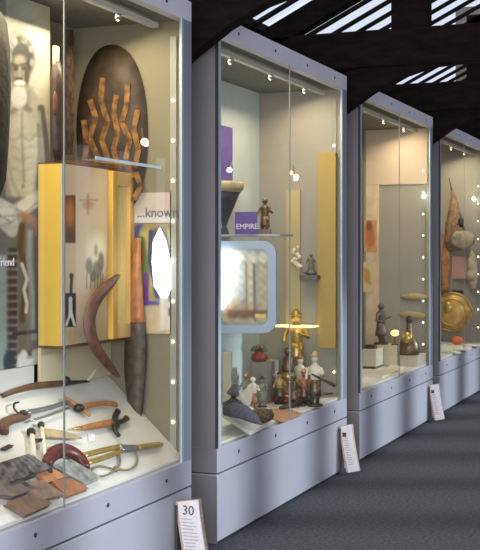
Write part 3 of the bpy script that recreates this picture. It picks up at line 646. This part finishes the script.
# drum
dc = onY(218, 233, YR+.12)
dc = Vector((dc.x, dc.y, s1.z))
dr = thing('goblet_drum', dc, 'dark goblet drum with a wide tan skin on the upper shelf', 'drum')
MB().lathe(dc, [(.07, 0), (.062, .02), (.05, .05), (.062, .09), (.085, .14), (.11, .20), (.13, .245)], 28).build('body', mat('drum_dark', (.05, .05, .075), .5, noise=.3, nscale=20), dr)
MB().lathe(dc + Vector((0, 0, .245)), [(.131, 0), (.150, .02), (.155, .05), (.140, .062), (.05, .068)], 28).build('drum_skin', mat('drum_tan', (.38, .32, .18), .6, noise=.2, nscale=20), dr)
def figurine(name, base, h, label, body, robe, group=None, arm=True, hat=None, face=(0, -1), sit=False, g=1.35):
    """carved figure standing on a small round base: base, robe (legs), torso with head and arms"""
    base = Vector(base); t = thing(name, base, label, 'figurine', group)
    f = Vector((face[0], face[1], 0)).normalized(); s_ = Vector((-f.y, f.x, 0))
    MB().lathe(base, [(.13*h, 0), (.13*h, .03*h), (.11*h, .045*h)], 18).build('base', woodd, t)
    lg = MB()
    if sit:
        lg.lathe(base + Vector((0, 0, .045*h)), [(.17*h, 0), (.2*h, .05*h), (.17*h, .13*h), (.11*h, .2*h), (.09*h, .45*h)], 18)
        lg.tube([base + s_*.2*h + Vector((0, 0, .1*h)), base + f*.17*h + Vector((0, 0, .12*h)), base - s_*.2*h + Vector((0, 0, .1*h))], [.05*h, .06*h, .05*h])
    else:
        for k in (-1, 1):
            lg.tube([base + s_*k*.05*h + f*.03*h + Vector((0, 0, .045*h)), base + s_*k*.055*h + Vector((0, 0, .25*h)), base + s_*k*.045*h + Vector((0, 0, .5*h))], [.03*h, .038*h, .055*h])
        lg.lathe(base + Vector((0, 0, .2*h)), [(.105*h, 0), (.095*h, .1*h), (.08*h, .2*h), (.07*h, .3*h)], 18)
    lg.build('robe', robe, t)
    b = MB(); z = .45*h
    b.lathe(base + Vector((0, 0, z)), [(.07*h, 0), (.075*h, .08*h), (.095*h, .2*h), (.09*h, .29*h), (.05*h, .34*h), (.032*h, .36*h), (.032*h, .39*h)], 18, 1, .8)
    if arm:
        for k in (-1, 1):
            sh_ = base + s_*k*.09*h + Vector((0, 0, z+.28*h))
            b.tube([sh_, sh_ + s_*k*.06*h + Vector((0, 0, -.15*h)), sh_ + s_*k*.02*h + f*.12*h + Vector((0, 0, -.2*h + (.12*h if k > 0 else 0)))], [.032*h, .026*h, .018*h])
            b.ell(sh_ + s_*k*.02*h + f*.13*h + Vector((0, 0, -.2*h + (.12*h if k > 0 else 0))), .022*h, 8, 6)
    b.build('torso', body, t)
    hd = MB(); hc = base + Vector((0, 0, z + .45*h))
    hd.ell(hc, (.058*h, .062*h, .075*h)); hd.ell(hc + f*.06*h - Vector((0, 0, .005*h)), (.012*h, .012*h, .02*h), 8, 6)
    hd.build('head', body, t)
    if hat: MB().lathe(hc + Vector((0, 0, .035*h)), [(.07*h, 0), (.075*h, .02*h), (.05*h, .05*h), (.02*h, .10*h)], 16).build('headdress', hat, t)
    t.scale = (g, g, 1)
    return t
def px_h(y0, y1, P): # height in metres for a pixel span at point P
    zc = -ST*P[0] + CT*P[1]; return (y1-y0)*zc/F
# statue on upper shelf
P = onY(265, 230, YR+.08); P.z = s1.z
figurine('bronze_figurine', P, .21, 'dark bronze figurine standing on the upper shelf beside the purple sign', bronze, bronze)
P = onY(255, 233, YR+.05); 
wb = MB().box((P.x-.02, YR+.001, s1.z), (P.x+.11, YR+.02, s1.z+.028)).build('label_strip', mat('strip_dark', (.16, .13, .14), .6)); tag(wb, 'low dark caption strip right of the purple sign', 'label')
# wall bracket with seated statue on the end panel
wbk = thing('wall_bracket', onY(311, 280, E2), 'small grey ledge on the grey end panel', 'bracket')
p0, p1 = onY(302, 275, E2-.05), onY(320, 280, E2-.05)
MB().box((p0.x, E2-.10, p1.z), (p1.x, E2, p0.z)).build('ledge', mat('ledge_grey', (.13, .12, .11), .6, noise=.2, nscale=20), wbk, .003)
figurine('seated_statue', ((p0.x+p1.x)/2, E2-.05, p0.z), .135, 'small dark seated statue on the grey wall ledge', mat('stone_dark', (.14, .12, .11), .6, noise=.3, nscale=30), MATS['stone_dark'], sit=True)
# yellow panel, cream strip coloured as the light pool on the wall
p0, p1 = onY(318, 153, E2-.03), onY(336, 345, E2-.03)
tag(MB().box((p0.x, E2-.04, p1.z-.02), (p1.x, E2-.002, p0.z)).build('yellow_panel', mat('mustard', (.40, .29, .085), .6, noise=.05, nscale=5)), 'mustard yellow upright panel on the end of the second case', 'panel')
p0 = onY(286, 190, E2-.02); p1 = onY(300, 190, E2-.02)
tag(MB().box((p0.x, E2-.02, .46), (p1.x, E2-.002, p0.z)).build('wall_glow_strip', mat('cream_glow', (.46, .38, .19), .6)), 'narrow cream strip coloured as the glow on the end panel of the second case', 'panel')
spot(292, 150, E2-.09, onY(293, 300, E2), 1.6, 38)
spot(258, 165, 6.7, onX(246, 215, XB), 1.2, 60)
sp_ = thing('lamp_reflection', onY(295, 165, E2-.2), 'small pink lamp reflection built as a hanging bulb high in the second case', 'spotlight', 'small lamp reflections')  # reddish lamp reflected in the glass, modelled as a glowing bulb
MB().ell(onY(296, 177, E2-.2), .018).ell(onY(291, 173, E2-.2), .013).build('bulb', mat('pink_reflection', (1, .6, .5), .4, emit=(1, .38, .28), es=3), sp_)
MB().tube([onY(293, 165, E2-.2), onY(295, 176, E2-.2)], .003, 8).build('reflection_stem', woodb, sp_); MB().ell(onY(296, 178.5, E2-.2), .012).build('reflection_core', bigbead, sp_)
sp_ = thing('lamp_reflection', onY(230, 165, 6.2), 'small white lamp reflection built as a bulb above the goblet drum', 'spotlight', 'small lamp reflections')  # bright reflected spot, added as a glowing bulb in the case
MB().ell(onY(229.5, 170, 6.25), .013).build('bulb', bigbead, sp_); MB().tube([onY(233, 160, 6.25), onY(230, 169, 6.25)], .003, 8).build('reflection_stem', steel, sp_)  # bulb and stem stand in for the reflected spot
# coral-like white ornament
wo = MB(); cpt = onY(296, 266, E2-.04)
for k in range(9):
    a = k*.7; wo.ell(cpt + Vector((.02*math.cos(a*2.1), 0, .014*k)), (.022-.0016*k, .014, .014))
tag(wo.build('shell_ornament', ivory), 'cream shell ornament mounted left of the seated statue', 'ornament')
# glowing tube shelf
p0, p1 = onY(272, 326, 6.85), onY(312, 326, 6.85)
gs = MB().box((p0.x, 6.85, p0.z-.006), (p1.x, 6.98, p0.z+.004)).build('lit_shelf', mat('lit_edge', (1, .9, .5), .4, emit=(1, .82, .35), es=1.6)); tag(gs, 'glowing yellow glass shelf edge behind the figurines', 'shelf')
# floor of case two
tag(MB().box((XB+.002, 5.05, .436), (-2.125, 7.018, .448)).build('display_board', white), 'flat white display board under the figurines of the second case', 'display board')
ZF = .448
def fl(px, py, z=ZF): return onP(px, py, (0, 0, z), Vector((0, 0, 1)))
# pedestals
def pedestal(x0, x1, ytop, Y, dep, m, label, zb_=ZF, name='pedestal'):
    a, b = onY(x0, ytop, Y), onY(x1, ytop, Y)
    o = MB().box((max(a.x, XB+.01), Y, zb_), (min(b.x, -2.13), Y+dep, a.z)).build(name, m, None, .004); tag(o, label, 'pedestal'); return a.z
crm = mat('cream_paint', (.55, .50, .38), .6, noise=.03, nscale=5); gry = mat('grey_ped', (.30, .27, .22), .6, noise=.03, nscale=5)
pz = pedestal(250, 267, 362, 6.5, .2, gry, 'taupe square pedestal behind the small figurines')
pz2 = pedestal(286, 304, 374, 6.87, .13, gry, 'low taupe pedestal under the tall golden figurine')
pz3 = pedestal(222, 231, 352, 5.95+.35, .02, crm, 'slim cream pedestal beneath the shelf unit')
P = onY(296, 376, 6.93); P.z = pz2; figurine('golden_figurine', P, px_h(312, 374, P), 'tall golden robed figurine on the low taupe pedestal', gold, gold, hat=gold, sit=False)
P = onY(259, 362, 6.58); P.z = pz; 
hb = thing('red_headdress', P, 'red and dark feathered headdress on the taupe square pedestal', 'headdress')
MB().lathe(P, [(.04, 0), (.05, .015), (.045, .04), (.02, .055), (.01, .06)], 18).build('cap', redp, hb)
fe = MB()
for k in range(9):
    a = -1.3+2.6*k/8; fe.tube([P + Vector((0, 0, .05)), P + Vector((.055*math.sin(a), 0, .05+.045*math.cos(a)))], [.005, .009], 6, .4)
fe.build('feathers', bronze, hb)
cols = [mat('rust_paint', (.36, .13, .06), .5, noise=.3, nscale=40), ivory, bronze, mat('ochre_paint', (.50, .34, .12), .5, noise=.3, nscale=40), mat('sage', (.24, .26, .20), .6, noise=.3, nscale=40)]
spec = [((271, 401), 360, 'white robed figurine in a golden arch at the middle of the group', ivory, cols[3], gold),
        ((253, 410), 376, 'small ivory figurine in a rust robe behind the brown basket', ivory, cols[0], None),
        ((262, 407), 377, 'small sage green figurine next to the ivory one', cols[4], cols[4], woodd),
        ((280, 404), 372, 'ochre figurine with a dark hat right of the golden arch', cols[3], cols[2], woodd),
        ((294, 407), 374, 'bronze figurine in front of the tiered red float', bronze, cols[2], None),
        ((246, 407), 374, 'taupe figurine with raised gold cap at the foot of the square pedestal', cols[4], cols[3], gold),
        ((300, 399), 356, 'ivory figurine with a rust cap behind the float', ivory, cols[3], cols[0]),
        ((304, 405), 370, 'rust painted figurine near the standing rifleman', cols[0], bronze, gold)]
for (px, py), yt, lab, b_, r_, h_ in spec:
    P = fl(px, py); figurine('carved_figurine', P, px_h(yt, py, P), lab, b_, r_, 'small carved figurines in the second case', hat=h_)
# golden arch around white figure
P = fl(271, 397); ar = MB(); ar.tube([P + Vector((.055*math.cos(a), .02, .10+.055*math.sin(a)+0*a)) if True else 0 for a in [math.pi*k/12 for k in range(13)]], .009, 8)
ar.tube([P + Vector((-.055, .02, 0)), P + Vector((-.055, .02, .10))], .009); ar.tube([P + Vector((.055, .02, 0)), P + Vector((.055, .02, .10))], .009)
tag(ar.build('golden_arch', gold), 'small golden arch framing the white robed figurine', 'arch')
# tiered red float
P = fl(288, 402); ft = thing('tiered_float', P, 'tiered red and gold model float with a seated figure on top', 'model')
z = 0
for k, (rad, hh, mm) in enumerate(((.085, .03, redp), (.07, .028, gold), (.075, .012, redp), (.055, .045, cols[3]), (.062, .012, redp), (.04, .05, gold))):
    MB().lathe(P + Vector((0, 0, z)), [(rad, 0), (rad*1.04, hh*.5), (rad*.94, hh)], 20).build('tier', mm, ft); z += hh
b = MB().lathe(P + Vector((0, 0, z)), [(.035, 0), (.04, .02), (.028, .05), (.03, .08), (.012, .1)], 16).ell(P + Vector((0, 0, z+.12)), .024); b.build('seated_figure', bronze, ft)
for a in range(8): MB().tube([P + Vector((.066*math.cos(a*.785), .066*math.sin(a*.785), .058)), P + Vector((.06*math.cos(a*.785), .06*math.sin(a*.785), .128))], .004, 6).build('column', gold, ft)
# rifleman figure
P = fl(315, 406); hgt = px_h(354, 407, P)
rfm = figurine('rifleman_figurine', P, hgt, 'pale standing rifleman figurine at the right of the second case', ivory, cols[2], hat=tan, g=1.15)
MB().tube([P + Vector((.0, -.05, hgt*.62)), P + Vector((.07, -.05, hgt*.50)), P + Vector((.12, -.05, hgt*.42))], [.005, .008, .011], 8).build('rifle', woodd, rfm)
P = fl(326, 399); 
# crocodile (dark lizard carving)
cr = thing('crocodile_carving', fl(296, 409), 'dark crocodile carving lying along the front of the second case', 'carving')
pts = [fl(280, 411), fl(288, 409), fl(297, 406), fl(306, 403), fl(318, 399), fl(333, 396)]
MB().tube([p + Vector((0, .0, .018)) for p in pts], [.008, .017, .024, .022, .012, .004], 10, .8).build('body', mat('croc', (.06, .045, .03), .7, noise=.5, nscale=60, bump=.7), cr)
lg = MB()
for i in (2, 3):
    for k in (-1, 1): lg.tube([pts[i] + Vector((0, 0, .018)), pts[i] + Vector((k*.04, -k*.01, .014)), pts[i] + Vector((k*.05, -k*.02, .003))], [.009, .007, .006], 8)
lg.build('legs', MATS['croc'], cr)
# orange mat
o = MB().prism([fl(266, 418), fl(284, 423), fl(302, 414), (fl(285, 409)), fl(270, 410)], (0, 0, 1), .006).build('woven_mat', mat('mat_orange', (.38, .20, .10), .8, noise=.3, nscale=60)); tag(o, 'orange brown woven mat by the glass right of the basket', 'mat')
# tilted white slab with slate draped figure and basket
A, B_, C_, D_ = fl(221, 417, .50), fl(250, 436, ZF+.004), fl(273, 424, ZF+.004), fl(247, 408, .50)
wsl = MB(); wsl.add([A, B_, C_, D_] + [q + Vector((0, 0, .022)) for q in (A, B_, C_, D_)], [(0,3,2,1),(4,5,6,7),(0,1,5,4),(1,2,6,5),(2,3,7,6),(3,0,4,7)], False)
tag(wsl.build('white_slab', white, None, .003), 'tilted white slab carrying the slate draped figure', 'slab')
slf = thing('draped_figure', fl(240, 415, .50), 'slate grey draped figure reclining on the tilted white slab', 'figure')
MB().tube([fl(223, 411, .555), fl(232, 410, .56), fl(243, 412, .555), fl(253, 418, .53), fl(261, 424, .505)], [.03, .05, .05, .036, .008], 14, .7).build('drapery', clothd, slf)
YD = fl(232, 408, .56).y
MB().tube([onY(234, 410, YD), onY(232, 402, YD), onY(233, 394, YD), onY(235, 384, YD)], [.06, .046, .034, .010], 14).build('torso', clothd, slf)
MB().prism([onY(x, y, YD+.05) for x, y in ((236, 407), (237, 396), (247, 388), (254, 385), (252, 400), (248, 411))], (0, -1, 0), .008).build('fan', ivory, slf)
bk = MB(); P = fl(262, 422, .48); bk.lathe(P, [(.03, 0), (.055, .015), (.062, .038), (.05, .06), (.02, .066)], 20, 1, 1)
tag(bk.build('basket', mat('basket', (.11, .07, .035), .8, noise=.5, nscale=80, bump=.6)), 'round dark brown basket on the tilted slab', 'basket')
# ================================================================ CASE THREE
E3 = 9.41
tag(MB().box((XB+.002, 7.38, .436), (-2.125, 9.408, .448)).build('display_board', white), 'flat cream display board under the pedestals of the third case', 'display board')
p0, p1 = onY(366, 100, E3-.01), onY(379, 190, E3-.01); q = onY(425, 187, E3-.01)
tag(MB().box((p0.x, E3-.012, 1.87), (q.x+.02, E3-.001, 2.31)).build('upper_panel', mat('pinkish_cream', (.62, .50, .38), .7)), 'pinkish cream upper panel at the end of the third case', 'panel')
tag(MB().box((p0.x, E3-.012, .45), (p1.x, E3-.001, 1.868)).build('poster_panel', mat('cream_poster', (.66, .52, .36), .7, noise=.15, nscale=8)), 'tall cream poster panel at the left of the third case', 'panel')
def orange_photo(x, y):
    p = Paint(x, y, (206, 160, 110)); p.ell(370, 236, 5, 14, (170, 96, 50), .8, .6); p.ell(369, 226, 3, 5, (110, 60, 34), .8, .6); p.noise(.08, .8, 6); return p.c
a, b, c_ = onY(364, 220, E3-.016), onY(377, 220, E3-.016), onY(364, 252, E3-.016)
o = picture('wall_photo', a, (b.x, a.y, a.z), (a.x, a.y, c_.z), 24, 30, orange_photo, (0, -1, 0)); tag(o, 'orange toned photo print on the tall cream poster panel', 'picture')
def sil(x, y):
    p = Paint(x, y, (214, 192, 150)); p.ell(367, 276, 3, 7, (176, 132, 60), .9, .5); p.line([(364, 268), (370, 284)], 3, (190, 150, 80), .8, 1); return p.c
a, b, c_ = onY(361.5, 262, E3-.016), onY(375, 262, E3-.016), onY(361.5, 292, E3-.016)
o = picture('wall_photo', a, (b.x, a.y, a.z), (a.x, a.y, c_.z), 24, 30, sil, (0, -1, 0)); tag(o, 'cream print with ochre marks, lower on the tall cream poster panel', 'picture')
pc = pedestal(376, 397, 345, 9.0, .28, crm, 'wide cream pedestal under the tall dark statue')
pd = pedestal(400, 420, 355, 9.05, .28, crm, 'cream pedestal under the gold bellied figure', name='pedestal')
P = onY(381, 345, 9.1); P.z = pc; figurine('dark_statue', P, px_h(303, 345, P), 'tall dark wooden statue in profile on the wide cream pedestal', mat('brown_stat', (.12, .09, .07), .5, noise=.2, nscale=20), MATS['brown_stat'], face=(1, -.3))
P = onY(409, 355, 9.1); P.z = pd
gb = thing('gold_bellied_figure', P, 'dark bell-shaped figure with a gold front on the cream pedestal', 'figurine')
MB().lathe(P, [(.075, 0), (.085, .03), (.075, .09), (.045, .14), (.022, .18), (.02, .24), (.012, .27)], 20).build('body', bronze, gb)
MB().ell(P + Vector((0, -.05, .13)), (.04, .03, .05)).build('gold_front', gold, gb); MB().ell(P + Vector((0, 0, .27)), (.026, .026, .034)).build('head', woodd, gb)
P = onY(416, 372, 8.95)
P = onY(395, 345, 9.05); P.z = pc
lpn = thing('globe_lamp', P, 'small glowing yellow globe lamp on the wide cream pedestal', 'lamp')
MB().lathe(P, [(.03, 0), (.03, .01), (.008, .015), (.008, .10)], 14).build('stand', bronze, lpn); MB().ell(onY(395, 333, 9.05), (.036, .036, .025)).build('shade', mat('lamp_glow', (1, .8, .3), .4, emit=(1, .75, .25), es=1.5), lpn)
# side table left
P0 = onY(362, 349, 8.75); P1 = onY(376, 349, 8.75); 
tb = thing('side_stand', (XB+.06, 8.8, ZF), 'low cream topped stand with a dark skirt at the left of the third case', 'stand')
x0 = max(P0.x, XB+.01)
MB().box((x0, 8.75, P0.z-.13), (P1.x, 8.95, P0.z)).build('top', crm, tb, .003); MB().box((x0+.005, 8.76, ZF), (P1.x-.01, 8.94, P0.z-.13)).build('skirt', mat('skirt_dark', (.12, .08, .05), .7), tb)
tag(MB().box((x0+.01, 8.78, P0.z), (P1.x-.02, 8.86, P0.z+.03)).build('model_boat', woodd), 'small dark block carving on the low cream stand', 'carving')
for k, (x_, y_) in enumerate(((405, 182), (405, 182))[:1]): pass
tag(MB().ell(onY(424, 196, E3-.08), .016).build('round_lamp', bigbead), 'brightest round lamp at the upper end of the third case', 'lamp')
# oval wooden trays, mounted
for (cx, cy, lab) in ((415, 298, 'upper golden leaf-shaped tray mounted on the grey end panel'), (412, 316, 'lower golden leaf-shaped tray mounted on the grey end panel')):
    o = MB().prism([onY(cx + 14*math.cos(t), cy + 3.6*math.sin(t) - 1.5*math.sin(t*.5), E3-.01) for t in [2*math.pi*k/24 for k in range(24)]], (0, -1, 0), .012, .01).build('leaf_tray', mat('tray', (.42, .33, .16), .5, noise=.2, nscale=15)); tag(o, lab, 'tray', 'golden trays')
spot(385, 105, E3-.3, onY(372, 180, E3), 1.2, 60); spot(415, 270, E3-.15, onY(415, 300, E3), .2, 60)
sb = MB()
tag(MB().prism([fl(382, 378), fl(398, 372), fl(404, 368), fl(390, 366)], (0, 0, 1), .012).build('open_booklet', ivory), 'cream open booklet lying before the wide pedestal', 'booklet')
P = fl(418, 362); figurine('ivory_figurine', P, px_h(338, 364, P), 'pale ivory figurine right of the gold bellied figure', ivory, ivory)
# ================================================================ CASE FOUR
E4 = 11.77
tag(MB().box((XB+.002, 9.74, .436), (-2.125, 11.768, .448)).build('display_board', white), 'flat pale display board under the gold round shield in the farthest case', 'display board')
sc4 = thing('spear_canopy', onY(458, 240, E4-.1), 'tall pointed brown woven cone with a thin spike tip', 'headdress')
MB().prism([onY(x, y, E4-.06) for x, y in ((453, 188), (457, 200), (463, 222), (468, 240), (462, 250), (450, 252), (444, 245), (446, 225), (450, 205))], (0, -1, 0), .02, .03).build('cone', mat('cone_br', (.26, .16, .09), .8, noise=.4, nscale=20, bump=.3), sc4)
MB().tube([onY(449, 178, E4-.07), onY(454, 200, E4-.07)], [.003, .009], 8).build('spike', woodd, sc4)
bd4 = thing('bird_carving', onY(464, 228, E4-.1), 'small black bird carving beside the pointed brown cone', 'carving')
MB().ell(onY(461, 222, E4-.1), (.03, .02, .05)).build('body', iron, bd4); MB().tube([onY(461, 222, E4-.1), onY(455, 226, E4-.1)], [.012, .004], 8).build('wing', iron, bd4)
MB().tube([onY(463, 224, E4-.1), onY(464, 230, E4-.1)], [.014, .008], 8).build('tail', iron, bd4)
tag(MB().ell(onY(463, 240, E4-.17), (.12, .03, .09)).ell(onY(458, 236, E4-.18), (.05, .03, .05)).build('shell', mat('pale_shell', (.34, .28, .19), .6, noise=.2, nscale=20)), 'pale bulky shell below the black bird carving', 'shell')
gsh = thing('round_shield', onY(453, 330, E4-.2), 'golden round shield with raised rings in the farthest case', 'shield')
def disc(cx, cy, r_, Y): return [onY(cx + r_*math.cos(t), cy + r_*math.sin(t), Y) for t in [2*math.pi*k/32 for k in range(32)]]
MB().prism(disc(453, 312, 20, E4-.15), (0, -1, 0), .01, .05).build('disc', mat('gold_soft', (.58, .36, .10), .45, .3, noise=.3, nscale=12), gsh)
for r_ in (19, 13): MB().tube([p + Vector((0, -.02 if r_ > 15 else -.045, 0)) for p in disc(453, 312, r_, E4-.15)] + [disc(453, 312, r_, E4-.15)[0] + Vector((0, -.02 if r_ > 15 else -.045, 0))], .008, 8).build('ring', gold, gsh)
MB().ell(onY(448, 308, E4-.2), (.05, .02, .06)).build('boss', gold, gsh)
tag(MB().box((onY(452, 0, E4-.05).x, E4-.05, onY(0, 275, E4-.05).z), (onY(467, 0, E4-.05).x, E4-.01, onY(0, 256, E4-.05).z)).build('pink_board', mat('pinkb', (.50, .28, .22), .6)), 'square salmon pink board above the gold round shield', 'board')
tag(MB().prism([onY(a, b, E4-.04) for a, b in ((441, 235), (448, 232), (450, 262), (449, 292), (442, 298))], (0, -1, 0), .02, .01).build('rust_textile', mat('rust4', (.40, .19, .07), .8, noise=.4, nscale=20)), 'rust orange textile hanging at the left of the farthest case', 'textile')
tag(MB().prism([onY(a, b, E4-.08) for a, b in ((468, 256), (472, 250), (476, 256), (478, 275), (476, 292), (471, 292), (467, 275))], (0, -1, 0), .015, .01).build('striped_board', mat('pale_stripe', (.42, .35, .24), .6, noise=.6, nscale=12)), 'pale upright oval board at the right of the farthest case', 'board')
tag(MB().box((onY(453, 0, E4-.12).x, E4-.14, onY(0, 292, E4-.12).z), (onY(463, 0, E4-.12).x, E4-.08, onY(0, 285, E4-.12).z)).build('black_box', iron), 'small black box above the gold round shield', 'box')
P = fl(457, 344.5) ; tag(MB().ell(P + Vector((0, 0, .04)), (.055, .05, .04)).build('orange_gourd', mat('orange4', (.75, .15, .03), .5)), 'bright orange gourd in front of the gold round shield', 'gourd')
for k, (a, b, lab) in enumerate(((450, 353, 'pale sheet of paper lowest on the farthest display board'), (463, 350, 'pale sheet of paper beside the orange gourd'), (474, 346, 'pale sheet of paper at the right of the farthest board'))):
    P = fl(a, b); tag(MB().obox(P + Vector((0, 0, .006)), (.09, .06, .005), ((1, .2, 0), (-.2, 1, 0), (0, 0, 1))).build('paper_sheet', mat('pale_paper', (.62, .62, .58), .7, noise=.15, nscale=30)), lab, 'paper', 'paper sheets')
tag(MB().ell(onY(474, 199, E4-.1), .018).build('round_lamp', bigbead), 'bright round lamp beside the pointed cone in the farthest case', 'lamp')
# ================================================================ information booklets
bl = ['leaning information booklet numbered 30 at the corner of the nearest case', 'leaning information booklet at the corner of the second case', 'leaning information booklet at the corner of the third case']
inkm = mat('ink', (.05, .05, .08), .6)
for i in range(3):
    y1 = CASES[i][1]; X0 = XF + .004; Yb = y1 - .12
    if i: X0 -= 0.0
    t = thing('information_booklet', (X0+.06, Yb, .0), bl[i], 'booklet', 'leaning information booklets')
    prof = []
    for k in range(9):
        z = .285 - .272*k/8; prof.append((.045*((k/8)**1.3), z, -.035 + .0*k))
    W_ = .105 if i == 0 else .078
    def sheet(off0, off1, m, nm, par, wx0=0., wx1=W_):
        vs = []
        for dx, z, _ in prof:
            zz_ = z; yb = Yb - .055 + .05*(1 - (z/.285))*0
            vs += [(X0+dx+wx0, yb+off0, zz_), (X0+dx+wx1, yb+off0, zz_ + .015), (X0+dx+wx1, yb+off1, zz_+.015), (X0+dx+wx0, yb+off1, zz_)]
        n = len(prof); fs = [(k*4+a, k*4+(a+1) % 4, (k+1)*4+(a+1) % 4, (k+1)*4+a) for k in range(n-1) for a in range(4)] + [(3, 2, 1, 0), tuple((n-1)*4+a for a in range(4))]
        return MB().add(vs, fs, False).build(nm, m, par)
    pg = sheet(0, .028, mat('page_edge', (.50, .38, .26), .7, noise=.2, nscale=80), 'pages', t)
    sheet(-.003, 0, paper, 'cover', t, .012, W_)
    MB().box((X0, Yb-.06, .004), (X0+.010, Yb+.02, .27)).build('holder', mat('holder_dark', (.05, .045, .05), .5), t)
    tl = MB()
    for k in range(12):
        z = .215 - k*.014; dx = .045*((1-(z/.285))**1.3)
        tl.box((X0+dx+.02, Yb-.0605, z), (X0+dx+.02+(W_-.045)*random.uniform(.7, 1.1), Yb-.0585, z+.004))
    tl.build('printed_lines', mat('print_grey', (.45, .42, .46), .7), t)
    if i == 0:
        text('number', '30', (X0+.032, Yb-.059, .235), .055, (1, 0, 0), (0, 0, 1), inkm, t)
    else:
        MB().box((X0+.022, Yb-.0605, .225), (X0+.045, Yb-.0585, .25)).build('cover_block', inkm, t)
# ================================================================ LIGHT
W = bpy.data.worlds.new('World'); S.world = W; W.use_nodes = True
bg = W.node_tree.nodes['Background']; bg.inputs[0].default_value = (.80, .86, 1., 1); bg.inputs[1].default_value = 1.05
sun = bpy.data.lights.new('sun', 'SUN'); sun.energy = 3.0; sun.angle = math.radians(4); sun.color = (.82, .90, 1.)
so = bpy.data.objects.new('sun', sun); COL.objects.link(so)
el = math.radians(17); d = Vector((-CT*math.cos(el), -ST*math.cos(el), -math.sin(el)))
so.rotation_euler = d.to_track_quat('-Z', 'Y').to_euler()
spot(125, 120, 4.45, onX(95, 250, XK), 2.2, 40)
s2 = bpy.data.lights.new('fill_sun', 'SUN'); s2.energy = 5.0; s2.angle = math.radians(50); s2.color = (.95, .93, 1.)  # added broad fill sun from behind the camera to brighten the case fronts
s2o = bpy.data.objects.new('fill_sun', s2); COL.objects.link(s2o)
s2o.rotation_euler = Vector((-.42, .90, -.07)).to_track_quat('-Z', 'Y').to_euler()
spot(150, 330, 4.5, sl(150, 455), .5, 50)
# ================================================================ CAMERA
cam = bpy.data.cameras.new('camera'); cam.sensor_fit = 'HORIZONTAL'; cam.sensor_width = 36; cam.lens = F/480*36
cam.shift_y = -(275 - HY)/480
co = bpy.data.objects.new('camera', cam); COL.objects.link(co); co.location = (0, 0, H)
co.rotation_euler = (math.pi/2, 0, TH); S.camera = co
cam.clip_start = .05
S.view_settings.view_transform = 'Standard'; S.view_settings.look = 'None'; S.view_settings.exposure = 0
